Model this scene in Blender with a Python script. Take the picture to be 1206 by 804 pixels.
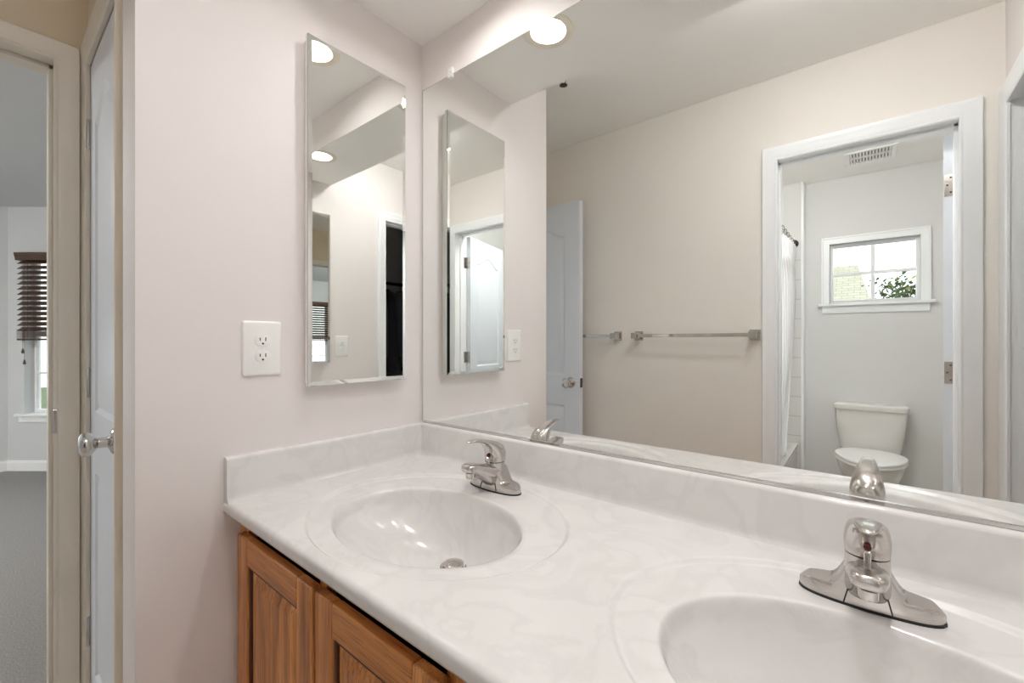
import bpy, bmesh, math, random
from mathutils import Vector, Matrix
random.seed(7)
for o in list(bpy.data.objects):
    bpy.data.objects.remove(o, do_unlink=True)
S = bpy.context.scene
COL = S.collection

# ------------------------------------------------------------------ camera, world, exposure
CAM = Vector((1.15, -0.932, 1.19))
cd = bpy.data.cameras.new('camera')
cd.sensor_width = 36.0
cd.lens = 36.0 * 511.0 / 1206.0
cd.clip_start = 0.02
cam = bpy.data.objects.new('camera', cd)
cam.location = CAM
cam.rotation_euler = (math.radians(90), 0, math.radians(39.3))
COL.objects.link(cam)
S.camera = cam

SKY_STRENGTH = 2.2
LAMP_STRENGTH = 140.0
w = bpy.data.worlds.new('overcast_sky')
S.world = w
w.use_nodes = True
nt = w.node_tree
nt.nodes.clear()
wo = nt.nodes.new('ShaderNodeOutputWorld')
bg = nt.nodes.new('ShaderNodeBackground')
tc = nt.nodes.new('ShaderNodeTexCoord')
nz = nt.nodes.new('ShaderNodeTexNoise')
nz.inputs['Scale'].default_value = 2.0
nz.inputs['Detail'].default_value = 4.0
rp = nt.nodes.new('ShaderNodeValToRGB')
rp.color_ramp.elements[0].color = (0.86, 0.92, 1.0, 1)
rp.color_ramp.elements[1].color = (1.0, 1.0, 1.0, 1)
nt.links.new(tc.outputs['Generated'], nz.inputs['Vector'])
nt.links.new(nz.outputs['Fac'], rp.inputs['Fac'])
nt.links.new(rp.outputs['Color'], bg.inputs['Color'])
bg.inputs['Strength'].default_value = SKY_STRENGTH
nt.links.new(bg.outputs[0], wo.inputs[0])

S.view_settings.view_transform = 'Standard'
S.view_settings.look = 'None'
S.view_settings.exposure = 0.17
S.view_settings.gamma = 1.0
S.view_settings.use_curve_mapping = False
S.cycles.max_bounces = 16
S.cycles.diffuse_bounces = 8
S.cycles.glossy_bounces = 12
S.cycles.transparent_max_bounces = 16
S.cycles.use_denoising = True

# ------------------------------------------------------------------ materials
def lin(r, g, b):
    f = lambda c: (c / 255 / 12.92) if c / 255 <= .04045 else ((c / 255 + .055) / 1.055) ** 2.4
    return (f(r), f(g), f(b), 1.0)

def principled(name):
    m = bpy.data.materials.new(name)
    m.use_nodes = True
    return m, m.node_tree, m.node_tree.nodes['Principled BSDF']

def mat(name, rgb, rough=.5, metal=0.0, vary=.03, scale=18, bump=0.0, bscale=200, stretch=None, coat=0.0, spec=.5):
    m, t, b = principled(name)
    tcn = t.nodes.new('ShaderNodeTexCoord')
    mp = t.nodes.new('ShaderNodeMapping')
    if stretch: mp.inputs['Scale'].default_value = stretch
    t.links.new(tcn.outputs['Object'], mp.inputs['Vector'])
    n = t.nodes.new('ShaderNodeTexNoise')
    n.inputs['Scale'].default_value = scale
    n.inputs['Detail'].default_value = 4
    t.links.new(mp.outputs[0], n.inputs['Vector'])
    r = t.nodes.new('ShaderNodeValToRGB')
    c = lin(*rgb)
    r.color_ramp.elements[0].position = .3
    r.color_ramp.elements[1].position = .7
    r.color_ramp.elements[0].color = tuple(x * (1 - vary) for x in c[:3]) + (1,)
    r.color_ramp.elements[1].color = tuple(min(1, x * (1 + vary)) for x in c[:3]) + (1,)
    t.links.new(n.outputs['Fac'], r.inputs['Fac'])
    t.links.new(r.outputs['Color'], b.inputs['Base Color'])
    b.inputs['Roughness'].default_value = rough
    b.inputs['Metallic'].default_value = metal
    b.inputs['Specular IOR Level'].default_value = spec
    if coat:
        b.inputs['Coat Weight'].default_value = coat
        b.inputs['Coat Roughness'].default_value = .06
    if bump:
        n2 = t.nodes.new('ShaderNodeTexNoise')
        n2.inputs['Scale'].default_value = bscale
        n2.inputs['Detail'].default_value = 2
        t.links.new(mp.outputs[0], n2.inputs['Vector'])
        bp = t.nodes.new('ShaderNodeBump')
        bp.inputs['Strength'].default_value = bump
        bp.inputs['Distance'].default_value = .002
        t.links.new(n2.outputs['Fac'], bp.inputs['Height'])
        t.links.new(bp.outputs[0], b.inputs['Normal'])
    return m

def oak(name, axis):
    m, t, b = principled(name)
    tcn = t.nodes.new('ShaderNodeTexCoord')
    mp = t.nodes.new('ShaderNodeMapping')
    sc = [38, 38, 38]; sc[axis] = 2.0
    mp.inputs['Scale'].default_value = sc
    t.links.new(tcn.outputs['Object'], mp.inputs['Vector'])
    n = t.nodes.new('ShaderNodeTexNoise')
    n.inputs['Scale'].default_value = 1.0; n.inputs['Detail'].default_value = 6; n.inputs['Distortion'].default_value = .7
    t.links.new(mp.outputs[0], n.inputs['Vector'])
    r = t.nodes.new('ShaderNodeValToRGB')
    e = r.color_ramp.elements
    e[0].position = .28; e[0].color = lin(138, 80, 36)
    e[1].position = .72; e[1].color = lin(222, 158, 94)
    k = e.new(.5); k.color = lin(196, 128, 68)
    t.links.new(n.outputs['Fac'], r.inputs['Fac'])
    # fine pores
    mp2 = t.nodes.new('ShaderNodeMapping')
    sc2 = [420, 420, 420]; sc2[axis] = 14
    mp2.inputs['Scale'].default_value = sc2
    t.links.new(tcn.outputs['Object'], mp2.inputs['Vector'])
    n2 = t.nodes.new('ShaderNodeTexNoise'); n2.inputs['Scale'].default_value = 1; n2.inputs['Detail'].default_value = 2
    t.links.new(mp2.outputs[0], n2.inputs['Vector'])
    r2 = t.nodes.new('ShaderNodeValToRGB')
    r2.color_ramp.elements[0].position = .32; r2.color_ramp.elements[0].color = (.42, .36, .32, 1)
    r2.color_ramp.elements[1].position = .46; r2.color_ramp.elements[1].color = (1, 1, 1, 1)
    t.links.new(n2.outputs['Fac'], r2.inputs['Fac'])
    mx = t.nodes.new('ShaderNodeMix'); mx.data_type = 'RGBA'; mx.blend_type = 'MULTIPLY'
    mx.inputs[0].default_value = .8
    t.links.new(r.outputs[0], mx.inputs[6]); t.links.new(r2.outputs[0], mx.inputs[7])
    t.links.new(mx.outputs[2], b.inputs['Base Color'])
    b.inputs['Roughness'].default_value = .38
    return m

def marble(name):
    m, t, b = principled(name)
    tcn = t.nodes.new('ShaderNodeTexCoord')
    n = t.nodes.new('ShaderNodeTexNoise')
    n.inputs['Scale'].default_value = 6; n.inputs['Detail'].default_value = 7; n.inputs['Distortion'].default_value = 1.6
    t.links.new(tcn.outputs['Object'], n.inputs['Vector'])
    r = t.nodes.new('ShaderNodeValToRGB')
    e = r.color_ramp.elements
    e[0].position = .0; e[0].color = lin(222, 220, 218)
    e[1].position = 1.; e[1].color = lin(222, 220, 218)
    a = e.new(.42); a.color = lin(222, 220, 218)
    k = e.new(.5); k.color = lin(217, 215, 213)
    c = e.new(.56); c.color = lin(223, 221, 219)
    t.links.new(n.outputs['Fac'], r.inputs['Fac'])
    t.links.new(r.outputs[0], b.inputs['Base Color'])
    b.inputs['Roughness'].default_value = .16
    b.inputs['Coat Weight'].default_value = .3
    b.inputs['Coat Roughness'].default_value = .05
    return m

def tiles(name, size, c1, c2, grout, rough=.2, offset=0.0, rot=None):
    m, t, b = principled(name)
    tcn = t.nodes.new('ShaderNodeTexCoord')
    mp = t.nodes.new('ShaderNodeMapping')
    if rot: mp.inputs['Rotation'].default_value = rot
    br = t.nodes.new('ShaderNodeTexBrick')
    br.offset = offset
    br.inputs['Scale'].default_value = 1
    br.inputs['Brick Width'].default_value = size[0]
    br.inputs['Row Height'].default_value = size[1]
    br.inputs['Mortar Size'].default_value = size[2]
    br.inputs['Color1'].default_value = lin(*c1)
    br.inputs['Color2'].default_value = lin(*c2)
    br.inputs['Mortar'].default_value = lin(*grout)
    t.links.new(tcn.outputs['Object'], mp.inputs['Vector'])
    t.links.new(mp.outputs[0], br.inputs['Vector'])
    t.links.new(br.outputs['Color'], b.inputs['Base Color'])
    b.inputs['Roughness'].default_value = rough
    return m

def emit(name, rgb, strength):
    m = bpy.data.materials.new(name)
    m.use_nodes = True
    t = m.node_tree
    t.nodes.clear()
    o = t.nodes.new('ShaderNodeOutputMaterial')
    e = t.nodes.new('ShaderNodeEmission')
    e.inputs['Color'].default_value = rgb
    e.inputs['Strength'].default_value = strength
    t.links.new(e.outputs[0], o.inputs[0])
    return m

def glass(name):
    m = bpy.data.materials.new(name)
    m.use_nodes = True
    t = m.node_tree
    t.nodes.clear()
    o = t.nodes.new('ShaderNodeOutputMaterial')
    tr = t.nodes.new('ShaderNodeBsdfTransparent')
    tr.inputs['Color'].default_value = (.96, .98, .97, 1)
    gl = t.nodes.new('ShaderNodeBsdfGlossy')
    gl.inputs['Roughness'].default_value = .0
    fr = t.nodes.new('ShaderNodeFresnel')
    fr.inputs['IOR'].default_value = 1.3
    mx = t.nodes.new('ShaderNodeMixShader')
    t.links.new(fr.outputs[0], mx.inputs[0])
    t.links.new(tr.outputs[0], mx.inputs[1])
    t.links.new(gl.outputs[0], mx.inputs[2])
    t.links.new(mx.outputs[0], o.inputs[0])
    return m

M = {}
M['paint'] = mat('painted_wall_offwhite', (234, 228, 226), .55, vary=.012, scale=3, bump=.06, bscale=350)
M['cream'] = mat('wall_cream', (236, 231, 225), .6, vary=.012, scale=3, bump=.06, bscale=350)  # separate, slightly warmer tone for the back wall only
M['tan'] = mat('wall_dim_warm_tint', (220, 205, 180), .6, vary=.012, scale=3, bump=.06, bscale=350)  # the hall's dim warm light is tinted into this wall colour
M['ceil'] = mat('ceiling_white', (247, 245, 242), .75, vary=.01, scale=3, bump=.08, bscale=300)
M['grey_paint'] = mat('painted_wall_cool_grey', (222, 222, 221), .6, vary=.01, scale=3, bump=.06, bscale=350)
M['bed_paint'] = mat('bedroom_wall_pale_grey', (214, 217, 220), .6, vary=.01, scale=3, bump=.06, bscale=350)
M['trim'] = mat('white_trim_paint', (247, 249, 251), .32, vary=.01, scale=6)
M['trim_warm'] = mat('warm_white_trim_paint', (226, 218, 205), .35, vary=.01, scale=6)
M['door'] = mat('cool_white_door_paint', (226, 231, 238), .34, vary=.01, scale=6)
M['plastic'] = mat('white_plastic', (244, 243, 241), .3, vary=.006, scale=30)
M['slot'] = mat('dark_slot', (40, 38, 36), .6)
M['vent_grey'] = mat('vent_inner_grey', (150, 150, 148), .7)
M['porcelain'] = mat('white_porcelain', (232, 230, 226), .12, vary=.008, scale=8, coat=.4)
M['marble'] = marble('cultured_marble')
M['mirror'] = mat('silvered_mirror', (246, 248, 246), 0.0, 1.0, vary=.0)
M['mirror_edge'] = mat('mirror_edge_green', (120, 135, 128), .2, .3)
M['cabinet_white'] = mat('cabinet_white_enamel', (238, 236, 232), .3, vary=.005)
M['nickel'] = mat('brushed_nickel', (203, 198, 194), .19, 1.0, vary=.04, scale=60, stretch=(1, 1, 8))
M['chrome'] = mat('polished_chrome', (214, 212, 210), .07, 1.0, vary=.02)
M['dark_metal'] = mat('dark_bronze_metal', (84, 80, 76), .3, 1.0, vary=.05)
M['gasket'] = mat('black_rubber', (22, 21, 20), .6)
M['red'] = mat('dark_red_plastic', (96, 20, 30), .25)
M['oak_v'] = oak('oak_vertical_grain', 2)
M['oak_h'] = oak('oak_horizontal_grain', 0)
M['dark_wood'] = mat('dark_oak_edge', (86, 50, 30), .5, vary=.1)  # darker oak tone for carcass, toe kick and bead
M['lamp_glow'] = emit('lamp_glow', (1.0, .985, .98, 1), LAMP_STRENGTH)
M['lamp_ring'] = mat('cream_lamp_baffle', (240, 232, 216), .4)
M['carpet'] = mat('grey_carpet', (150, 148, 147), .95, vary=.22, scale=160, bump=.8, bscale=380, spec=.1)
M['floor'] = tiles('beige_floor_tile', (.305, .305, .004), (196, 186, 172), (202, 192, 178), (160, 152, 140), .35)
M['wall_tile'] = tiles('white_wall_tile', (.152, .152, .003), (226, 226, 224), (223, 223, 222), (196, 196, 194), .15, rot=(math.radians(90), 0, 0))
M['shingle'] = tiles('pale_green_shingle', (.36, .16, .012), (190, 186, 168), (180, 176, 158), (158, 154, 138), .9, offset=.5)
M['siding'] = tiles('pale_siding', (6, .15, .008), (206, 202, 190), (204, 200, 188), (150, 148, 140), .7, rot=(math.radians(90), 0, 0))
M['curtain'] = mat('white_curtain_cloth', (240, 240, 240), .8, vary=.01, bump=.1, bscale=600)
M['blind'] = mat('dark_brown_wood_blind', (86, 66, 54), .45, vary=.1, stretch=(1, 1, 20))
M['leaf'] = mat('tree_leaf_green', (74, 92, 52), .6, vary=.5, scale=3)
M['leaf2'] = mat('tree_leaf_yellow', (150, 140, 48), .6, vary=.3, scale=3)
M['bark'] = mat('tree_bark', (82, 68, 56), .9, vary=.25, scale=12)
M['lawn'] = mat('lawn_green', (92, 104, 70), .95, vary=.2, scale=2)
M['cloth_dark'] = mat('charcoal_cloth', (38, 38, 43), .9, vary=.15, scale=30)
M['cloth_taupe'] = mat('taupe_cloth', (112, 100, 92), .9, vary=.1, scale=30)
M['cloth_navy'] = mat('navy_cloth', (30, 32, 44), .9, vary=.1, scale=30)
M['glass'] = glass('window_glass')

# ------------------------------------------------------------------ mesh builder
class MB:
    def __init__(s):
        s.v = []; s.f = []
    def add(s, vs, fs):
        k = len(s.v)
        s.v += [tuple(p) for p in vs]
        s.f += [tuple(i + k for i in f) for f in fs]
        return s
    def box(s, x0, x1, y0, y1, z0, z1, F=None):
        vs = [(x, y, z) for z in (z0, z1) for y in (y0, y1) for x in (x0, x1)]
        if F: vs = [F(*p) for p in vs]
        return s.add(vs, [(0, 2, 3, 1), (4, 5, 7, 6), (0, 1, 5, 4), (2, 6, 7, 3), (0, 4, 6, 2), (1, 3, 7, 5)])
    def loft(s, rings, cap=True, closed=True):
        n = len(rings[0])
        vs = [p for r in rings for p in r]
        fs = []
        for i in range(len(rings) - 1):
            for j in range(n if closed else n - 1):
                a = i * n + j; b = i * n + (j + 1) % n
                fs.append((a, b, b + n, a + n))
        if cap:
            fs.append(tuple(range(n - 1, -1, -1)))
            fs.append(tuple(range((len(rings) - 1) * n, len(rings) * n)))
        return s.add(vs, fs)
    def lathe(s, prof, o=(0, 0, 0), axis='z', n=32, cap=True):
        rings = []
        for r, h in prof:
            ring = []
            for k in range(n):
                a = 2 * math.pi * k / n
                c, d = r * math.cos(a), r * math.sin(a)
                p = {'z': (c, d, h), 'y': (d, h, c), 'x': (h, c, d), '-y': (c, -h, d)}[axis]
                ring.append((o[0] + p[0], o[1] + p[1], o[2] + p[2]))
            rings.append(ring)
        return s.loft(rings, cap)
    def tube(s, pts, r, n=10):
        pts = [Vector(p) for p in pts]
        rings = []
        up = Vector((0, 0, 1))
        for i, p in enumerate(pts):
            d = (pts[min(i + 1, len(pts) - 1)] - pts[max(i - 1, 0)]).normalized()
            a = d.cross(up)
            if a.length < 1e-3: a = d.cross(Vector((1, 0, 0)))
            a.normalize(); b = d.cross(a)
            rr = r[i] if isinstance(r, (list, tuple)) else r
            rings.append([tuple(p + a * rr * math.cos(2 * math.pi * k / n) + b * rr * math.sin(2 * math.pi * k / n)) for k in range(n)])
        return s.loft(rings)
    def build(s, name, m, parent=None, smooth=False, bevel=0, seg=2, angle=40, off=None, fix=True):
        me = bpy.data.meshes.new(name)
        vs = s.v
        if off: vs = [(a - off[0], b - off[1], c - off[2]) for a, b, c in vs]
        me.from_pydata(vs, [], s.f)
        if fix:
            b = bmesh.new(); b.from_mesh(me)
            bmesh.ops.recalc_face_normals(b, faces=b.faces)
            b.to_mesh(me); b.free()
        me.materials.append(m)
        if smooth:
            for p in me.polygons: p.use_smooth = True
            me.set_sharp_from_angle(angle=math.radians(angle))
        o = bpy.data.objects.new(name, me)
        COL.objects.link(o)
        if parent: o.parent = parent
        if bevel:
            bm = o.modifiers.new('bevel', 'BEVEL')
            bm.width = bevel; bm.segments = seg; bm.limit_method = 'ANGLE'
            bm.angle_limit = math.radians(35)
        return o

def ell(c, a, b, n=24, e=2.0):
    c, a, b = Vector(c), Vector(a), Vector(b)
    out = []
    for k in range(n):
        t = 2 * math.pi * k / n
        ct, st = math.cos(t), math.sin(t)
        x = math.copysign(abs(ct) ** (2 / e), ct); y = math.copysign(abs(st) ** (2 / e), st)
        out.append(tuple(c + a * x + b * y))
    return out

def tag(o, label, cat, group=None, kind=None):
    o['label'] = label; o['category'] = cat
    if group: o['group'] = group
    if kind: o['kind'] = kind
    return o

def empty(name, loc=(0, 0, 0), rz=0.0):
    o = bpy.data.objects.new(name, None)
    o.empty_display_size = .05
    o.location = loc; o.rotation_euler = (0, 0, rz)
    COL.objects.link(o)
    return o

def copy_tree(o, parent=None):
    c = o.copy(); COL.objects.link(c)
    if parent: c.parent = parent
    for ch in [x for x in list(bpy.data.objects) if x.parent == o]:
        copy_tree(ch, c)
    return c

class Frame:
    """wall face frame: u along the wall, n out of the wall into the room, z up"""
    def __init__(s, p0, u, n):
        s.p = Vector((p0[0], p0[1], 0)); s.u = Vector((u[0], u[1], 0)); s.n = Vector((n[0], n[1], 0))
    def __call__(s, u, n, z):
        return tuple(s.p + s.u * u + s.n * n + Vector((0, 0, z)))

CEIL = 2.43
def wall(name, p0, p1, n, t, m, label, holes=(), z0=0.0, z1=CEIL):
    """n = into the room; thickness t goes the other way"""
    d = Vector((p1[0] - p0[0], p1[1] - p0[1], 0)); L = d.length; d.normalize()
    F = Frame(p0, d, n)
    b = MB()
    us = 0.0
    for (a, c, h0, h1) in sorted(holes):
        b.box(us, a, -t, 0, z0, z1, F)
        if h0 > z0: b.box(a, c, -t, 0, z0, h0, F)
        if h1 < z1: b.box(a, c, -t, 0, h1, z1, F)
        us = c
    b.box(us, L, -t, 0, z0, z1, F)
    o = b.build(name, m)
    tag(o, label, 'wall', kind='structure')
    return o, F

CAS = [(0, .0), (0, .009), (.006, .012), (.012, .010), (.018, .012), (.030, .015), (.044, .0165), (.052, .019), (.060, .019), (.062, .017), (.062, 0)]
def casing(name, F, u0, u1, top, depth, m, label, stop_at=None, ws=1.0):
    """door casing on the room face (n=0) plus jamb lining of the opening (goes to n=-depth)"""
    b = MB()
    rings = []
    for d, h in CAS:
        d = d * ws - .004
        rings.append([F(u0 - d, h, 0), F(u0 - d, h, top + d), F(u1 + d, h, top + d), F(u1 + d, h, 0)])
    b.loft(rings, cap=False, closed=False)
    o = b.build(name, m, smooth=True, angle=25)
    tag(o, label, 'door trim', kind='structure')
    j = MB()
    j.box(u0 - .018, u0, -depth - .001, .001, 0, top + .018, F)
    j.box(u1, u1 + .018, -depth - .001, .001, 0, top + .018, F)
    j.box(u0, u1, -depth - .001, .001, top, top + .018, F)
    if stop_at is not None:
        a, c = stop_at
        j.box(u0, u0 + .011, a, c, 0, top, F)
        j.box(u1 - .011, u1, a, c, 0, top, F)
        j.box(u0, u1, a, c, top - .011, top, F)
    j.build('jamb', m, o, bevel=.0015, seg=1)
    return o

# ------------------------------------------------------------------ the room shell
BACK = -1.44; WING = -.735; HALLX = -.745; RIGHT = 1.54; FAR = -3.216; DTOP = 2.04
R1 = RIGHT + .12
# floors and ceilings
o = MB().box(-.745, 2.8, FAR - .14, .14, -.12, 0).build('floor', M['floor'])
tag(o, 'beige tiled bathroom floor hidden behind the vanity', 'floor', kind='structure')
o = MB().box(-5.6, -.745, -4.6, 1.2, -.12, .0).build('floor_bedroom', M['carpet'])
tag(o, 'grey carpet seen through the bedroom doorway', 'carpet floor', kind='structure')
o = MB().box(-.745, 2.8, BACK - .06, .14, CEIL, CEIL + .12).build('ceiling', M['ceil'])
tag(o, 'white main ceiling above the vanity room', 'ceiling', kind='structure')
o = MB().box(-.14, 2.8, FAR - .14, BACK - .06, CEIL, CEIL + .12).build('ceiling_toilet_room', M['ceil'])
tag(o, 'white ceiling over the toilet with the exhaust vent in it', 'ceiling', kind='structure')
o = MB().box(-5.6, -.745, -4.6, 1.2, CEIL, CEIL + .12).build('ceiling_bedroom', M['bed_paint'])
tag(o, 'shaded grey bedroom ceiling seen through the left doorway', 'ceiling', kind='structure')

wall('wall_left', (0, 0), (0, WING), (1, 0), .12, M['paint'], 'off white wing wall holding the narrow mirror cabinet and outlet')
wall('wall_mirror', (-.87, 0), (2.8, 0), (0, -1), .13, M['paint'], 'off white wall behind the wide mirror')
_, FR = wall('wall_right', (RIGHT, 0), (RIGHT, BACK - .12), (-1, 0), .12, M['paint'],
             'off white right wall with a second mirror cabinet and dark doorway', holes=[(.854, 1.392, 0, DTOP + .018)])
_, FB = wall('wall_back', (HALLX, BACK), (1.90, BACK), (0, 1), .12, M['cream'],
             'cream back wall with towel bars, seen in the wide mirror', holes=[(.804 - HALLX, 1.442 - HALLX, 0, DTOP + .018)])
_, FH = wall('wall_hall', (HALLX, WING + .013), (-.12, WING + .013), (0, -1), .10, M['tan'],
             'hall wall around the narrow closet door, tinted for dim warm light', holes=[(-.714 - HALLX, -.208 - HALLX, 0, DTOP + .018)])
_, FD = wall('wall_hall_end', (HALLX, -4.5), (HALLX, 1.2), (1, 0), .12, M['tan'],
             'wall above the bedroom doorway, tinted for dim warm light', holes=[(4.5 - 1.394, 4.5 - .774, 0, DTOP + .018)])
# soffit with two round holes for the recessed lights
LAMPS = [(.367, -.218), (1.165, -.218)]
SOF = 2.175
bm = bmesh.new()
def loop(bm, pts):
    vs = [bm.verts.new(p) for p in pts]
    return [bm.edges.new((vs[i], vs[(i + 1) % len(vs)])) for i in range(len(vs))]
es = loop(bm, [(0, 0, SOF), (RIGHT, 0, SOF), (RIGHT, -.474, SOF), (0, -.474, SOF)])
for lx, ly in LAMPS:
    es += loop(bm, [(lx + .068 * math.cos(2 * math.pi * k / 40), ly + .068 * math.sin(2 * math.pi * k / 40), SOF) for k in range(40)])
bmesh.ops.triangle_fill(bm, edges=es, use_beauty=True, use_dissolve=False)
vs = [bm.verts.new(p) for p in [(0, -.474, SOF), (RIGHT, -.474, SOF), (RIGHT, -.474, CEIL), (0, -.474, CEIL)]]
bm.faces.new(vs)
me = bpy.data.meshes.new('ceiling_soffit'); bm.to_mesh(me); bm.free()
me.materials.append(M['ceil'])
o = bpy.data.objects.new('ceiling_soffit', me); COL.objects.link(o)
tag(o, 'off white dropped soffit over the vanity holding recessed lights', 'soffit', kind='structure')

# toilet room
_, FF = wall('wall_toilet_room_far', (.765, FAR), (1.90, FAR), (0, 1), .13, M['grey_paint'],
             'pale grey wall behind the toilet with the small window', holes=[(.925 - .765, 1.440 - .765, 1.478, 1.935)])
wall('wall_tub_end', (-.12, FAR + .095), (.765, FAR + .095), (0, 1), .22, M['grey_paint'], 'grey furred wall at the end of the tub above the tile')
wall('wall_tub_side', (0, FAR - .1), (0, BACK - .12), (1, 0), .12, M['grey_paint'], 'grey wall along the tub behind the curtain')
wall('wall_toilet_room_right', (1.76, BACK - .12), (1.76, FAR - .1), (-1, 0), .12, M['grey_paint'], 'grey wall to the right of the toilet')
o = MB().box(0, .762, FAR + .095, FAR + .103, .40, 1.86).build('trim_tub_tile', M['wall_tile'])
tag(o, 'white square wall tile beside the shower curtain', 'wall tile', kind='structure')
o = MB().box(.752, .770, FAR + .0, FAR + .106, 0, CEIL).build('trim_tub_corner', M['trim'], bevel=.004)
tag(o, 'white vertical edge strip between the tub tile and grey wall', 'trim', kind='structure')
# dark closet beyond the right wall
wall('wall_closet_far', (2.68, .0), (2.68, -2.5), (-1, 0), .12, M['grey_paint'], 'unlit closet wall beyond the right doorway')
wall('wall_closet_side', (1.88, -1.55), (1.88, -2.5), (1, 0), .10, M['grey_paint'], 'wall between the toilet room and the unlit closet')
wall('wall_closet_end', (1.78, -2.4), (2.8, -2.4), (0, 1), .12, M['grey_paint'], 'end wall of the unlit closet beyond the right doorway')

# bedroom with a bay
P = [(HALLX - .12, .233), (-3.74, .233), (-4.98, -.78), (-4.98, -3.2), (-3.74, -4.2), (HALLX - .12, -4.2)]
BU = Vector((-3.74 + 4.98, .233 + .78, 0)).normalized()
def inward(a, b):
    d = Vector((b[0] - a[0], b[1] - a[1], 0)).normalized()
    return (-d.y, d.x)
WZ0, WZ1 = .525, 2.0
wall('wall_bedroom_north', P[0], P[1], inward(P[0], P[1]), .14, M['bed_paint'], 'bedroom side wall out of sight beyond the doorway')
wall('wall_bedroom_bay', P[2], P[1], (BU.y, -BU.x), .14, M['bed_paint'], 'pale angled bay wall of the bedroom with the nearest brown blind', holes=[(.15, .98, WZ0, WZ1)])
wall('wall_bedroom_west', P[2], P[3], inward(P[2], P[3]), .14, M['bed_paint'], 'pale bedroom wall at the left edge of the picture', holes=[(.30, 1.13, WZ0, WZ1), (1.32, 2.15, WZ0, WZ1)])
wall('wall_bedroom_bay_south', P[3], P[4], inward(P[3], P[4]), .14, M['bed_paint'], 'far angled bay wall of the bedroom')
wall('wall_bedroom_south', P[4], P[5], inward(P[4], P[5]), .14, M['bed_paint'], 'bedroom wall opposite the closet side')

def baseboard(name, p0, p1, n, label):
    d = Vector((p1[0] - p0[0], p1[1] - p0[1], 0)); L = d.length; d.normalize()
    F = Frame(p0, d, n); b = MB()
    prof = [(0, 0), (.013, 0), (.013, .075), (.009, .083), (.009, .09), (0, .094)]
    b.loft([[F(u, a, z) for a, z in prof] for u in (0.001, L - .001)])
    tag(b.build(name, M['trim'], smooth=True, angle=25), label, 'baseboard', kind='structure')
baseboard('baseboard_bedroom_bay', P[2], P[1], (BU.y, -BU.x), 'white baseboard under the bedroom bay window')
baseboard('baseboard_bedroom_west', P[3], P[2], (1, 0), 'white baseboard along the bedroom wall at the left picture edge')
baseboard('baseboard_back', (-.6, BACK), (.75, BACK), (0, 1), 'white baseboard below the towel bars')
baseboard('baseboard_toilet_room', (.772, FAR), (1.76, FAR), (0, 1), 'white baseboard behind the toilet')

# casings and jambs
casing('trim_1', FD, 4.5 - 1.376, 4.5 - .792, DTOP, .12, M['trim_warm'], 'warm white casing around the bedroom doorway', stop_at=(-.105, -.050), ws=.90)
casing('trim_2', FH, -.696 - HALLX, -.226 - HALLX, DTOP, .10, M['trim_warm'], 'white casing around the narrow hall closet door', stop_at=(-.075, -.040), ws=.9)
t3 = casing('trim_3', FB, .822 - HALLX, 1.424 - HALLX, DTOP, .12, M['trim'], 'white casing around the toilet room doorway', stop_at=(-.080, -.045))
t4 = casing('trim_4', FR, .872, 1.374, DTOP, .12, M['trim'], 'white casing around the dark doorway in the right wall', stop_at=(-.080, -.045))
sp = MB().box(HALLX - .044, HALLX - .006, -.7950, -.7915, .915, .985)
tr1 = bpy.data.objects['trim_1']
sp.box(HALLX - .008, HALLX + .012, -.7972, -.7886, .915, .985)
so = sp.build('strike_plate', M['nickel'], tr1, bevel=.001); so['label'] = 'small metal strike plate'

# ------------------------------------------------------------------ doors
def panel_outline(x0, x1, z0, z1, arch, inset=0.0, n=20):
    x0 += inset; x1 -= inset; z0 += inset; z1 -= inset
    pts = [(x0, z0), (x1, z0)]
    if arch <= 0:
        return pts + [(x1, z1), (x0, z1)]
    for k in range(n + 1):
        t = k / n
        x = x1 + (x0 - x1) * t
        c = 0.5 - 0.5 * math.cos(2 * math.pi * t)
        pts.append((x, z1 - arch + arch * c))
    return pts

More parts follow.
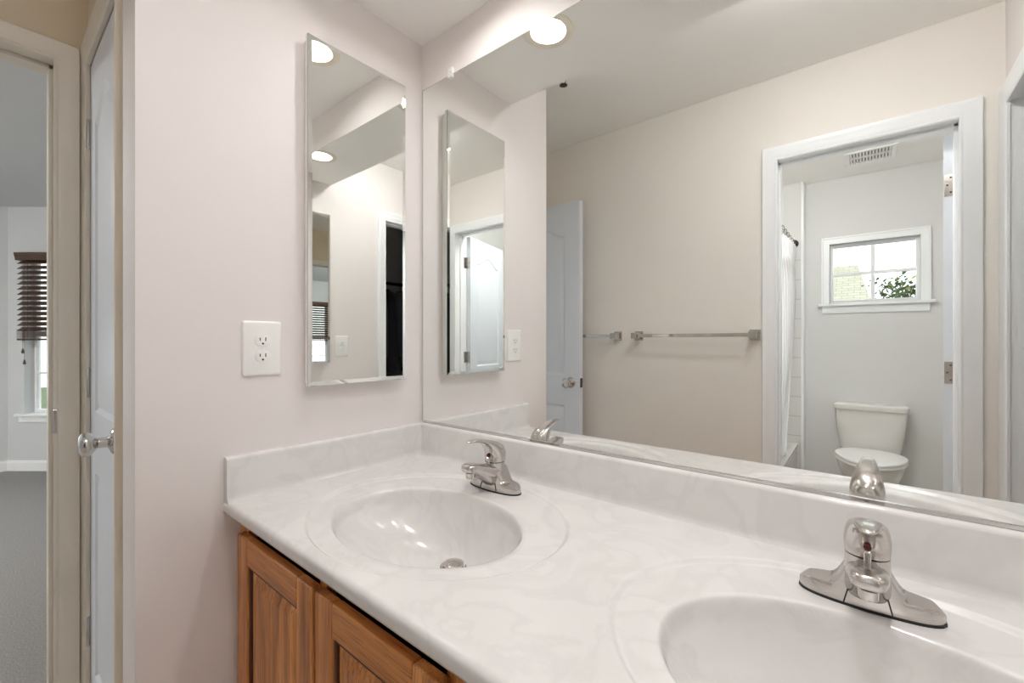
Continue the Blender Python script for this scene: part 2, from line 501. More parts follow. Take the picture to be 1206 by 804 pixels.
def door(name, w, loc, rz, label, hand=1, knob_z=.94, m=None, h=2.027, t=.035, knob_metal='chrome', arch=.07):
    m = m or M['door']
    r = empty(name, loc, rz)
    tag(r, label, 'door', kind='structure')
    x0, x1 = (.003, w - .003)
    st = .105 if w > .5 else .085
    panels = [(x0 + st, x1 - st, .20, .80, 0), (x0 + st, x1 - st, .98, h - .13, arch)]
    bm = bmesh.new()
    for yy, sgn in ((0.0, 1), (t, -1)):
        es = loop(bm, [(x0, yy, .006), (x1, yy, .006), (x1, yy, h), (x0, yy, h)])
        for (a, b, c, d, ar) in panels:
            es += loop(bm, [(p[0], yy, p[1]) for p in panel_outline(a, b, c, d, ar)])
        bmesh.ops.triangle_fill(bm, edges=es, use_beauty=True, use_dissolve=False)
        for (a, b, c, d, ar) in panels:
            prof = [(0, 0), (.004, .003), (.012, .0075), (.018, .0075), (.034, .002), (.040, .0015)]
            rings = []
            for ins, dep in prof:
                ringp = panel_outline(a, b, c, d, ar * (1 - ins / .2), ins)
                rings.append([bm.verts.new((p[0], yy + sgn * dep, p[1])) for p in ringp])
            for i in range(len(rings) - 1):
                n = len(rings[0])
                for k in range(n):
                    bm.faces.new((rings[i][k], rings[i][(k + 1) % n], rings[i + 1][(k + 1) % n], rings[i + 1][k]))
            bm.faces.new(rings[-1])
    for (ax, az, bx, bz) in ((x0, .006, x1, .006), (x1, .006, x1, h), (x1, h, x0, h), (x0, h, x0, .006)):
        vs = [bm.verts.new(p) for p in [(ax, 0, az), (bx, 0, bz), (bx, t, bz), (ax, t, az)]]
        bm.faces.new(vs)
    bmesh.ops.remove_doubles(bm, verts=bm.verts, dist=1e-5)
    bmesh.ops.recalc_face_normals(bm, faces=bm.faces)
    if hand < 0:
        for v in bm.verts: v.co.x = -v.co.x
        bmesh.ops.reverse_faces(bm, faces=bm.faces)
    me = bpy.data.meshes.new('door_panel'); bm.to_mesh(me); bm.free()
    me.materials.append(m)
    for p in me.polygons: p.use_smooth = True
    me.set_sharp_from_angle(angle=math.radians(22))
    o = bpy.data.objects.new('door_panel', me); COL.objects.link(o); o.parent = r
    H = hand
    # knobs on both faces
    kx = (w - .065) * H
    prof = [(.001, 0), (.033, 0), (.033, .003), (.029, .009), (.017, .014), (.013, .017), (.0125, .034), (.017, .038), (.026, .046), (.0285, .054), (.027, .061), (.019, .0665), (.001, .068)]
    for ax, y in (('-y', 0.0), ('y', t)):
        k = MB().lathe(prof, (kx, y, knob_z), ax, 28, cap=False).build('knob', M[knob_metal], r, smooth=True)
        k['label'] = 'polished metal round knob'
    lp = MB().box(min((w - .0035) * H, (w - .0005) * H), max((w - .0035) * H, (w - .0005) * H), .006, t - .006, knob_z - .028, knob_z + .028).build('latch_plate', M['dark_metal'], r)
    for hz in (.30, 1.06, 1.82):
        b = MB()
        b.lathe([(.0005, hz - .046), (.004, hz - .046), (.0062, hz - .043), (.0062, hz + .043), (.004, hz + .046), (.0005, hz + .046)], (0, -.0045, 0), 'z', 14, cap=False)
        b.box(min(-.0015 * H, .0032 * H), max(-.0015 * H, .0032 * H), -.001, t - .004, hz - .044, hz + .044)
        ho = b.build('hinge', M['nickel'], r, smooth=True)
        s = MB()
        for dz, dy in ((-.03, .012), (0, .022), (.03, .012)):
            s.lathe([(.0005, -.0022 * H), (.0035, -.0022 * H), (.0035, -.0012 * H), (.0005, -.0012 * H)], (0, dy, hz + dz), 'x', 10, cap=False)
        s.build('screw', M['dark_metal'], ho)
    return r

door('door_1', .581, (HALLX + .001, -1.376, .004), math.radians(2.0), 'open bluish white panel door against the back wall, seen in the wide mirror', 1)
door('door_2', .470, (-.696, WING + .014, .004), 0, 'closed narrow white closet door at the left beside the wing wall', 1)
door('door_3', .600, (1.424, BACK - .121, .004), math.radians(103.5), 'white door standing open into the toilet room', -1)
door('door_4', .500, (R1 + .001, -1.374, .004), math.radians(-20), 'white door open into the dark closet at the right', 1)
# jamb side hinge leaves of the toilet room door
for tr, F, uu in ((t3, FB, 1.424 - HALLX), (t4, FR, 1.374)):
    for hz in (.304, 1.064, 1.824):
        MB().box(uu - .0015, uu + .001, -.119, -.088, hz - .044, hz + .044, F).build('hinge_leaf', M['nickel'], tr)

# ------------------------------------------------------------------ windows
def window(name, F, u0, u1, z0, z1, depth, label, stool=True, cas=.05, muntin=True, rail=False, glass_n=-.07):
    r = empty(name, F((u0 + u1) / 2, 0, z0))
    off = r.location
    tag(r, label, 'window', kind='structure')
    b = MB()
    if cas:
        a, c = u0 - cas, u1 + cas
        b.box(a, u0 + .002, 0, .016, z0, z1 + cas, F).box(u1 - .002, c, 0, .016, z0, z1 + cas, F).box(u0, u1, 0, .016, z1 - .002, z1 + cas, F)
        b.box(a - .006, a + .008, 0, .021, z0, z1 + cas + .006, F).box(c - .008, c + .006, 0, .021, z0, z1 + cas + .006, F).box(a + .008, c - .008, 0, .021, z1 + cas - .008, z1 + cas + .006, F)
        b.build('window_casing', M['trim'], r, bevel=.003, off=off)
    b = MB()
    g = glass_n
    s = .022
    b.box(u0, u0 + s, g - .02, g + .02, z0, z1, F).box(u1 - s, u1, g - .02, g + .02, z0, z1, F)
    b.box(u0 + s, u1 - s, g - .02, g + .02, z0, z0 + s + .006, F).box(u0 + s, u1 - s, g - .02, g + .02, z1 - s, z1, F)
    zm = (z0 + z1) / 2; um = (u0 + u1) / 2
    if muntin:
        b.box(um - .012, um + .012, g - .012, g + .012, z0 + s, z1 - s, F)
        b.box(u0 + s, um - .012, g - .012, g + .012, zm - .011, zm + .011, F).box(um + .012, u1 - s, g - .012, g + .012, zm - .011, zm + .011, F)
    if rail:
        b.box(u0 + s, u1 - s, g - .015, g + .025, zm - .022, zm + .022, F)
        b.box(um - .009, um + .009, g - .010, g + .010, z0 + s, zm - .022, F)
        b.box(u0 + s, um - .009, g - .01, g + .01, (z0 + zm) / 2 - .009, (z0 + zm) / 2 + .009, F)
        b.box(um + .009, u1 - s, g - .01, g + .01, (z0 + zm) / 2 - .009, (z0 + zm) / 2 + .009, F)
    b.build('window_frame', M['trim'], r, bevel=.003, off=off)
    MB().box(u0 + s - .003, u1 - s + .003, g - .004, g, z0 + s, z1 - s, F).build('pane', M['glass'], r, off=off)
    if stool:
        b = MB()
        b.box(u0 - cas - .025, u1 + cas + .025, -depth * .45, .042, z0 - .02, z0, F)
        b.loft([[F(u, n_, z) for n_, z in [(0, z0 - .075), (.010, z0 - .075), (.016, z0 - .05), (.024, z0 - .02), (0, z0 - .02)]] for u in (u0 - cas, u1 + cas)])
        b.build('window_sill', M['trim'], r, bevel=.003, off=off)
    return r
window('window_1', FF, .925 - .765, 1.440 - .765, 1.478, 1.935, .13, 'small four pane white window above the toilet', cas=.045)

FBay = Frame(P[2], BU, (BU.y, -BU.x))
FWest = Frame(P[2], (0, -1), (1, 0))
window('window_2', FBay, .15, .98, WZ0, WZ1, .14, 'bedroom window below the brown blind at the left picture edge', cas=0, muntin=False, rail=True, glass_n=-.105)
for F_, u in ((FWest, .30), (FWest, 1.32)):
    window('window_3' if u < 1 else 'window_4', F_, u, u + .83, WZ0, WZ1, .14,
           'bedroom window in the wall left of the bay' if u < 1 else 'bedroom window farthest from the hall', cas=0, muntin=False, rail=True, glass_n=-.105)
for nm, F_, u0, u1, lab in (('trim_sill_bay', FBay, .15, .98, 'white sill of the nearest bedroom window'), ('trim_sill_west', FWest, .30, 1.13, 'white sill of the bedroom window left of the bay'), ('trim_sill_south', FWest, 1.32, 2.15, 'white sill of the farthest bedroom window')):
    b = MB().box(u0 - .06, u1 + .06, 0, .035, WZ0 - .022, WZ0 + .001, F_).box(u0 - .04, u1 + .04, 0, .014, WZ0 - .075, WZ0 - .022, F_).box(u0 + .001, u1 - .001, -.08, 0, WZ0 - .003, WZ0 + .001, F_)
    tag(b.build(nm, M['trim'], bevel=.003), lab, 'window sill', kind='structure')

def blind(F, u0, u1, label, drop=1.20):
    r = empty('window_blind', F((u0 + u1) / 2, 0, drop))
    off = r.location
    tag(r, label, 'window blind', 'brown bedroom blinds')
    a, c = u0 - .012, u1 + .012
    b = MB()
    b.loft([[F(u, n_, z) for n_, z in [(.002, WZ1 - .07), (.055, WZ1 - .07), (.058, WZ1 - .045), (.066, WZ1 - .02), (.068, WZ1), (.002, WZ1)]] for u in (a - .012, c + .012)])
    b.build('valance', M['blind'], r, bevel=.002, off=off)
    z = WZ1 - .085; k = 0
    sl = MB()
    while z > drop + .10:
        sl.loft([[F(u, .028 + dn, z + dz) for dn, dz in [(-.021, .019), (.021, -.015), (.021, -.0185), (-.021, .0155)]] for u in (a, c)])
        z -= .047
    z = drop + .10
    while z > drop + .022:
        sl.loft([[F(u, .028 + dn, z + dz) for dn, dz in [(-.024, .003), (.024, .001), (.024, -.003), (-.024, -.001)]] for u in (a, c)])
        z -= .009
    s = sl.build('slats', M['blind'], r, off=off)
    MB().box(a, c, .004, .052, drop, drop + .018, F).build('bottom_rail', M['blind'], r, bevel=.003, off=off)
    for u in (a + .1, c - .1):
        MB().box(u - .002, u + .002, .052, .0535, drop + .01, WZ1 - .06, F).build('ladder_cord', M['blind'], r, off=off)
    for q, (du, zb) in enumerate(((.055, 1.10), (.07, 1.0))):
        pc = F(u0 + du, .06, 0)
        MB().tube([(pc[0], pc[1], zb + .03), (pc[0], pc[1], WZ1 - .07)], .0012, 6).build('pull_cord', M['blind'], r, off=off)
        MB().lathe([(.001, zb - .02), (.010, zb - .015), (.010, zb + .0), (.004, zb + .025), (.001, zb + .032)], (pc[0], pc[1], 0), 'z', 12, cap=False).build('tassel', M['blind'], r, smooth=True, off=off)
blind(FBay, .15, .98, 'dark brown slatted blind seen directly through the bedroom doorway')
blind(FWest, .30, 1.13, 'dark brown slatted blind on the bedroom wall left of the bay')
blind(FWest, 1.32, 2.15, 'dark brown slatted blind farthest from the hall')

# ------------------------------------------------------------------ countertop with two moulded basins
CT = .823; CD = .580
BAS = [.428, 1.165]
def sm(a, b, x):
    t = max(0, min(1, (x - a) / (b - a))); return t * t * (3 - 2 * t)
DR = .52
def surf(x, y):
    z = 0.0
    for cx in BAS:
        if abs(x - cx) > .36: continue
        # outer dish
        r = math.hypot((x - cx) / .306, (y + .312) / .246)
        z -= .0065 * (1 - sm(.955, 1.0, r))
        # bowl
        px, py = (x - cx) / .232, (y + .344) / .166
        # distance from the drain (set towards the back) to the rim, as a fraction
        dxx, dyy = px, py - DR
        A = dxx * dxx + dyy * dyy; B = 2 * DR * dyy; C = DR * DR - 1
        q = 0.0 if A < 1e-9 else 2 * A / (-B + math.sqrt(B * B - 4 * A * C))
        if q < 1.06:
            e = max(0.0, 1 - min(1.0, q) ** 2.5)
            depth = .132 * (e ** .80)
            # soft roll at the rim
            k = sm(1.0, .94, q)
            z -= depth * k + .0035 * sm(1.06, .95, q)
        # flat for drain
    return z
nx = 720
xs = [RIGHT * i / nx for i in range(nx + 1)]
rows = [(-.004 - (CD - .014) * j / 290) for j in range(291)]
V = []; Fc = []
prof_front = [(-(CD - .014) - .009 * math.sin(a), -.009 * (1 - math.cos(a))) for a in [math.radians(d) for d in (15, 30, 45, 60, 75, 90)]]
prof_front = [(-(CD - .010) - .010 * math.sin(math.radians(d)), -.010 * (1 - math.cos(math.radians(d)))) for d in (0, 18, 36, 54, 72, 90)]
prof_front += [(-CD, -.022), (-CD + .002, -.027), (-CD + .006, -.029), (-CD + .03, -.029)]
for y in rows:
    for x in xs: V.append((x, y, CT + surf(x, y)))
for y, dz in prof_front:
    for x in xs: V.append((x, y, CT + dz))
n = nx + 1
for j in range(len(rows) + len(prof_front) - 1):
    for i in range(nx):
        a = j * n + i
        Fc.append((a, a + n, a + n + 1, a + 1))
ct = empty('countertop', (RIGHT / 2, -.29, CT))
tag(ct, 'white marbled double basin countertop on the oak vanity', 'countertop')
b = MB(); b.add(V, Fc)
b.build('top_slab', M['marble'], ct, smooth=True, angle=80, off=ct.location, fix=False)
def splash(name, F, L, label):
    prof = [(0, CT - .003), (.030, CT - .003), (.0245, CT + .002), (.0215, CT + .008), (.020, CT + .016), (.020, CT + .092), (.0185, CT + .097), (.0145, CT + .100), (.0, CT + .100)]
    b = MB(); b.loft([[F(u, a, z) for a, z in prof] for u in (.0, L)])
    return b.build(name, M['marble'], ct, smooth=True, angle=50, off=ct.location)
splash('backsplash', Frame((0, 0), (1, 0), (0, -1)), RIGHT, '')
splash('side_splash', Frame((0, -.02), (0, -1), (1, 0)), CD - .022, '')
splash('side_splash', Frame((RIGHT, -.02), (0, -1), (-1, 0)), CD - .022, '')
for cx in BAS:
    dx, dy = cx, -.344 + .166 * DR
    dz = CT + surf(dx, dy)
    d = MB().lathe([(.001, dz + .0005), (.031, dz + .0005), (.031, dz + .003), (.027, dz + .0045), (.024, dz + .002), (.001, dz + .001)], (dx, dy, 0), 'z', 28, cap=False).build('drain', M['nickel'], ct, smooth=True, off=ct.location)
    d['label'] = 'round metal basin drain'
    MB().lathe([(.001, dz + .001), (.006, dz + .001), (.006, dz + .004), (.023, dz + .006), (.0225, dz + .010), (.014, dz + .014), (.001, dz + .0155)], (dx, dy, 0), 'z', 28, cap=False).build('stopper', M['nickel'], d, smooth=True, off=ct.location)

# ------------------------------------------------------------------ oak vanity cabinet
va = empty('vanity_cabinet', (RIGHT / 2, -.27, 0))
tag(va, 'oak vanity cabinet under the white countertop', 'cabinet')
vo = va.location
FY = -.545
b = MB()
b.box(.004, .020, FY + .018, -.004, .0, CT - .030)
b.box(RIGHT - .020, RIGHT - .004, FY + .018, -.004, 0, CT - .030)
b.box(.020, RIGHT - .020, FY + .018, -.004, .10, .118)
b.box(.020, RIGHT - .020, -.014, -.004, .118, CT - .20)
b.build('carcass', M['dark_wood'], va, off=vo)
b = MB()
for a, c in ((.004, .055), (.385, .410), (.722, .818), (1.128, 1.153), (1.485, RIGHT - .004)):
    b.box(a, c, FY, FY + .018, .10, CT - .030)
b.build('face_frame', M['oak_v'], va, bevel=.001, seg=1, off=vo)
for z0_, z1_ in ((CT - .062, CT - .030), (.10, .14)):
    b = MB()
    b.box(.055, RIGHT - .055, FY + .001, FY + .017, z0_, z1_)
    b.build('frame_rail', M['oak_h'], va, off=vo)
MB().box(.02, RIGHT - .02, FY + .06, FY + .075, 0, .10).build('toe_kick', M['dark_wood'], va, off=vo)
def cab_door(x0, x1):
    z0, z1 = .125, .755
    y1, y0 = FY - .0005, FY - .0195
    st = .058
    o = empty('door', ((x0 + x1) / 2 - vo[0], y0 - vo[1], z0)); o.parent = va
    oo_ = ((x0 + x1) / 2, y0, z0)
    for a, c in ((x0, x0 + st), (x1 - st, x1)):
        MB().box(a, c, y0, y1, z0, z1).build('stile', M['oak_v'], o, bevel=.004, seg=3, off=oo_)
    for e, f in ((z1 - st, z1), (z0, z0 + st)):
        MB().box(x0 + st, x1 - st, y0 + .0004, y1, e, f).build('rail', M['oak_h'], o, bevel=.0035, seg=3, off=oo_)
    p = MB()
    prof = [(.0, .0125), (.006, .0125), (.010, .009), (.032, .0035), (.036, .003)]
    rings = []
    for i, dep in prof:
        a, c, e, f = x0 + st + i, x1 - st - i, z0 + st + i, z1 - st - i
        rings.append([(a, y0 + dep, e), (c, y0 + dep, e), (c, y0 + dep, f), (a, y0 + dep, f)])
    p.loft(rings, cap=False)
    p.add(rings[-1], [(0, 1, 2, 3)])
    p.build('raised_panel', M['oak_v'], o, off=oo_)
    # moulded inner edge
    q = MB()
    for a, c, e, f in ((x0 + st, x0 + st + .007, z0 + st, z1 - st), (x1 - st - .007, x1 - st, z0 + st, z1 - st)):
        q.box(a, c, y0 + .004, y1, e, f)
    q.box(x0 + st + .007, x1 - st - .007, y0 + .004, y1, z1 - st - .007, z1 - st).box(x0 + st + .007, x1 - st - .007, y0 + .004, y1, z0 + st, z0 + st + .007)
    q.build('bead', M['dark_wood'], o, bevel=.002, off=oo_)
for a, c in ((.040, .392), (.404, .732), (.808, 1.136), (1.148, 1.500)):
    cab_door(a, c)

# ------------------------------------------------------------------ faucets
def faucet(loc, label):
    r = empty('faucet', loc)
    tag(r, label, 'faucet', 'single lever basin faucets')
    # base with two tapered wings
    rings = []
    N = 40
    for i in range(N + 1):
        x = -.0805 + .161 * i / N
        u = abs(x) / .0805
        d = .0275 * max(.02, (1 - u ** 4.5)) ** .5 * (1 - .22 * u)
        h = .0185 + .004 * (1 - u) + .034 * sm(.047, .016, abs(x)) ** 1.5
        h *= min(1, .55 + 3.2 * (1 - u)) if u > .86 else 1
        k = .80
        yc = .0
        sec = [(-d, .0), (-d, .003), (-d * .95, min(h * .8, .016)), (-d * .91, h - .0012), (-d * .86, h), (d * .86, h), (d * .91, h - .0012), (d * .95, min(h * .8, .016)), (d, .003), (d, .0)]
        rings.append([(x, yc + a, .003 + z) for a, z in sec])
    MB().loft(rings).build('base', M['nickel'], r, smooth=True, angle=42)
    rings = []
    for i in range(N + 1):
        x = -.0815 + .163 * i / N
        u = abs(x) / .0815
        d = .0285 * max(.02, (1 - u ** 4.5)) ** .5 * (1 - .22 * u)
        rings.append([(x, -d, 0), (x, -d, .0035), (x, d, .0035), (x, d, 0)])
    MB().loft(rings).build('gasket', M['gasket'], r)
    for sx in (-1, 1):
        MB().tube([(sx * .0190, -.0246, .036), (sx * .0225, -.0252, .020), (sx * .0262, -.0258, .0045)], .0009, 6).build('seam', M['gasket'], r)
    # column
    MB().loft([ell((0, 0, z), (a, 0, 0), (0, c, 0), 32) for z, a, c in ((.012, .034, .0265), (.024, .031, .0265), (.036, .0275, .0255), (.050, .0262, .0250), (.062, .0256, .0245), (.0705, .0254, .0243))]).build('column', M['nickel'], r, smooth=True, angle=50)
    # spout
    S_ = [(-.008, .036, .0255, .028), (-.022, .039, .0255, .026), (-.038, .0480, .0235, .0220), (-.056, .0575, .0215, .0165), (-.072, .0655, .0214, .0135), (-.086, .0700, .0208, .0120), (-.096, .0718, .0196, .0110), (-.1030, .0724, .0162, .0090), (-.1062, .0724, .010, .006)]
    rings = []
    for y, z, a, h in S_:
        rings.append(ell((0, y, z), (a, 0, 0), (0, .1 * h, h), 28, 2.8))
    MB().loft(rings).build('spout', M['nickel'], r, smooth=True, angle=60)
    MB().lathe([(.001, .047), (.0095, .047), (.0115, .050), (.0118, .060), (.001, .062)], (0, -.088, 0), 'z', 24, cap=False).build('aerator', M['nickel'], r, smooth=True)
    MB().lathe([(.025, .070), (.0257, .0705), (.0257, .0722), (.025, .0727)], (0, 0, 0), 'z', 32).build('seam_ring', M['gasket'], r, smooth=True)
    # handle: hood and lever in one
    T = [((0, .0, .0722), .0258, (0, .0246, 0)), ((0, .001, .083), .0268, (0, .0250, .002)), ((0, .001, .092), .0270, (0, .0236, .007)),
         ((0, -.004, .1005), .0258, (0, .0195, .0110)), ((0, -.014, .1100), .0236, (0, .0120, .0115)), ((0, -.028, .1195), .0200, (0, .0050, .0080)),
         ((0, -.045, .1270), .0168, (0, .0024, .0058)), ((0, -.063, .1320), .0144, (0, .0010, .0046)), ((0, -.080, .1342), .0122, (0, .0003, .0038)),
         ((0, -.093, .1346), .0098, (0, .0, .0032)), ((0, -.1000, .1343), .0062, (0, 0, .0022)), ((0, -.1025, .1341), .0025, (0, 0, .001))]
    h = MB().loft([ell(c, (a, 0, 0), bb, 32, 2.3) for c, a, bb in T]).build('handle', M['nickel'], r, smooth=True, angle=60)
    bt = MB().lathe([(.0005, .0), (.0045, .0), (.0045, .0035), (.003, .0045), (.0005, .005)], (0, -.0232, .0885), '-y', 18, cap=False).build('indicator_button', M['red'], h, smooth=True)
    bt['label'] = 'small dark red button'
    MB().box(-.0045, .0045, -.0285, -.018, .060, .0845).build('lever_stem', M['chrome'], h, bevel=.003, seg=3)
    lr = MB()
    lr.tube([(0, .0225, .01), (0, .031, .012), (0, .034, .03), (0, .034, .072)], .0025, 10)
    lr.lathe([(.0005, .070), (.0045, .071), (.0055, .076), (.0045, .081), (.0005, .082)], (0, .034, 0), 'z', 14, cap=False)
    lr.build('lift_rod', M['nickel'], r, smooth=True)
    return r
DECK = CT - .0065
f1 = faucet((.416, -.104, DECK), 'brushed metal lever faucet at the left basin near the wing wall')
f2 = faucet((1.150, -.130, DECK), '')
f2['label'] = 'brushed metal lever faucet at the right basin, nearest the camera'
f2.rotation_euler = (0, 0, math.radians(.8))

# ------------------------------------------------------------------ wide mirror
MX0, MX1, MZ0, MZ1 = .009, RIGHT - .008, .927, 2.022
wm = empty('wall_mirror', (RIGHT / 2, 0, MZ0))
tag(wm, 'wide frameless mirror above the backsplash', 'mirror')
e = MB().box(MX0, MX1, -.0055, -.0005, MZ0, MZ1)
e.build('backing_edge', M['mirror_edge'], wm, off=wm.location)
MB().add([(MX0 + .0012, -.0058, MZ0 + .0012), (MX1 - .0012, -.0058, MZ0 + .0012), (MX1 - .0012, -.0058, MZ1 - .0012), (MX0 + .0012, -.0058, MZ1 - .0012)], [(0, 1, 2, 3)]).build('mirror_glass', M['mirror'], wm, off=wm.location)
MB().box(MX0, MX1, -.008, -.0003, MZ0 - .006, MZ0 + .004).build('bottom_channel', M['chrome'], wm, bevel=.001, seg=1, off=wm.location)
cl = MB().box(.136, .154, -.0095, -.0003, MZ1, MZ1 + .020).box(.136, .154, -.0095, -.0064, MZ1 - .009, MZ1)
cl.lathe([(.0005, .0095), (.0045, .0095), (.003, .012), (.0005, .0125)], (.145, 0, MZ1 + .011), '-y', 12, cap=False)
c_ = cl.build('clip', M['plastic'], wm, off=wm.location); c_['label'] = 'small clear mirror clip'

# ------------------------------------------------------------------ medicine cabinets
def med_cabinet(loc, rz, label, ajar=0.0):
    """local: x out of the wall, y along the wall from hinge (0) to free edge (-W), z up"""
    W, H, D = .306, .913, .034
    r = empty('medicine_cabinet', loc, rz)
    tag(r, label, 'medicine cabinet', 'narrow mirror cabinets')
    MB().box(0, D - .013, -W + .006, -.006, .006, H - .006).build('cabinet_body', M['cabinet_white'], r, bevel=.002)
    dr = MB().box(D - .0125, D - .003, -W, 0, 0, H).build('mirror_door', M['cabinet_white'], r)
    bv = .011; dp = .0011
    o = [(D - dp, -W, 0), (D - dp, 0, 0), (D - dp, 0, H), (D - dp, -W, H)]
    i = [(D, -W + bv, bv), (D, -bv, bv), (D, -bv, H - bv), (D, -W + bv, H - bv)]
    k = [(D - .003, -W, 0), (D - .003, 0, 0), (D - .003, 0, H), (D - .003, -W, H)]
    b = MB().loft([o, i], cap=False); b.add(i, [(0, 1, 2, 3)])
    b.build('bevelled_mirror', M['mirror'], dr)
    MB().loft([k, o], cap=False).build('glass_edge', M['mirror_edge'], dr)
    if ajar:
        p = Vector((D - .0125, -W, 0)); rot = Matrix.Rotation(ajar, 3, 'Z')
        dr.rotation_euler.z = ajar; dr.location = p - rot @ p
    return r
med_cabinet((0, -.093, 1.074), 0, 'narrow mirror cabinet on the left wing wall')
m2 = med_cabinet((RIGHT, -.138 - .306, 1.060), math.pi, 'second mirror cabinet, on the right wall, seen only in reflections', ajar=math.radians(-3.3))

# ------------------------------------------------------------------ outlets
def outlet(F, u, z, label):
    r = empty('outlet', F(u, 0, z))
    off = r.location
    tag(r, label, 'outlet', 'white wall outlets')
    w2, h2 = .0445, .0665
    b = MB()
    rings = []
    for ins, n_ in ((0, 0), (0, .003), (.0015, .005), (.005, .0062)):
        rr = []
        for cx_, cz_, a0 in ((1, 1, 0), (-1, 1, 90), (-1, -1, 180), (1, -1, 270)):
            for d in (0, 30, 60, 90):
                a = math.radians(a0 + d); rad = .006
                rr.append(F(u + cx_ * (w2 - ins - rad) + rad * math.cos(a), n_, z + cz_ * (h2 - ins - rad) + rad * math.sin(a)))
        rings.append(rr)
    b.loft(rings); b.build('cover_plate', M['plastic'], r, smooth=True, angle=50, off=off)
    for s in (1, -1):
        zc = z + s * .0195
        b = MB()
        rings = []
        for rad, n_ in ((.0172, .0055), (.0172, .0072), (.0160, .0078)):
            ring = []
            for k in range(32):
                a = 2 * math.pi * k / 32
                ring.append(F(u + rad * math.cos(a), n_, zc + max(-.0135, min(.0135, rad * math.sin(a)))))
            rings.append(ring)
        b.loft(rings)
        rc = b.build('receptacle', M['plastic'], r, smooth=True, angle=40, off=off)
        sl = MB()
        for du, hh in ((-.0063, .0045), (.0063, .0036)):
            sl.box(u + du - .0011, u + du + .0011, .0074, .0080, zc + .003 - hh, zc + .003 + hh, F)
        sl.loft([[F(u + .0025 * math.cos(2 * math.pi * k / 12), n_, zc - .0075 + .0025 * math.sin(2 * math.pi * k / 12)) for k in range(12)] for n_ in (.0074, .0080)])
        sl.build('slot', M['slot'], rc, off=off)
    sc = MB().loft([[F(u + rad * math.cos(2 * math.pi * k / 14), n_, z + rad * math.sin(2 * math.pi * k / 14)) for k in range(14)] for rad, n_ in ((.003, .0060), (.003, .0068), (.002, .0072))])
    sc.build('screw', M['plastic'], r, smooth=True, off=off)
FL = Frame((0, 0), (0, -1), (1, 0))
outlet(FL, .497, 1.173, 'white duplex outlet on the left wall beside the mirror cabinet')
outlet(FR, .548, 1.160, 'white duplex outlet on the right wall, seen in the mirror cabinet')

# ------------------------------------------------------------------ recessed lights
def recessed(lx, ly, label, z=None):
    r = empty('recessed_light', (lx, ly, SOF if z is None else z))
    tag(r, label, 'ceiling light', 'recessed lights')
    MB().lathe([(.058, .002), (.066, -.0003), (.080, -.0003), (.081, -.0025), (.078, -.0048), (.062, -.0042), (.057, -.0035), (.056, .0), (.058, .002)], (0, 0, 0), 'z', 48, cap=False).build('trim_ring', M['lamp_ring'], r, smooth=True)
    MB().lathe([(.0565, -.003), (.055, .012), (.051, .035), (.0448, .065)], (0, 0, 0), 'z', 48, cap=False).build('baffle', M['lamp_ring'], r, smooth=True)
    bl = MB().lathe([(.0445, .064), (.0445, .047), (.0425, .036), (.0375, .026), (.030, .0185), (.020, .014), (.010, .0122), (.0005, .0118)], (0, 0, 0), 'z', 40, cap=False).build('bulb', M['lamp_glow'], r, smooth=True)
    bl['label'] = 'glowing round bulb'
recessed(*LAMPS[0], 'lit recessed light over the left basin')
recessed(*LAMPS[1], 'lit recessed light over the right basin')

# added ceiling bowl lights out of view, put in as fill to brighten the rooms
def fill_dome(loc, rad, strength, rgb, label):
    r = empty('fill_light', loc)
    tag(r, label, 'ceiling light')
    k = rad / .2
    MB().lathe([(.001, 0), (rad * .55, 0), (rad * .55, -.012 * k), (rad * .45, -.03 * k), (.001, -.03 * k)], n=32, cap=False).build('mount', M['trim'], r, smooth=True)
    MB().lathe([(rad, -.028 * k), (rad * .97, -.05 * k), (rad * .82, -.08 * k), (rad * .55, -.102 * k), (rad * .25, -.113 * k), (.001, -.115 * k)], n=40, cap=False).build('fill_bowl', emit('fill_glow', rgb, strength), r, smooth=True)
fill_dome((1.05, -.70, CEIL), .085, 68.0, (1, .985, .98, 1), 'small added fill light on the ceiling in front of the vanity')
fill_dome((.80, -1.84, CEIL), .17, 40.0, (1, .99, .97, 1), 'added bowl shaped fill light just inside the toilet room')
fill_dome((-2.7, -2.7, CEIL), .20, 135.0, (1, .99, .96, 1), 'added bowl shaped fill light in the bedroom')

# ------------------------------------------------------------------ towel bars
def towel_bar(x0, x1, z, label):
    r = empty('towel_bar', ((x0 + x1) / 2, BACK, z))
    off = r.location
    tag(r, label, 'towel bar', 'square metal towel bars')
    for x in (x0, x1):
        b = MB().box(x - .024, x + .024, BACK, BACK + .008, z - .026, z + .026)
        b.box(x - .016, x + .016, BACK + .008, BACK + .078, z - .016, z + .016)
        b.build('bracket', M['nickel'], r, bevel=.002, off=off)
    MB().box(x0 + .016, x1 - .016, BACK + .058, BACK + .066, z - .009, z + .009).build('bar', M['chrome'], r, bevel=.0015, off=off)
towel_bar(.150, .732, 1.222, 'square metal towel bar between the open door and the toilet room doorway')
towel_bar(-.56, .022, 1.222, 'square metal towel bar partly hidden behind the open door')

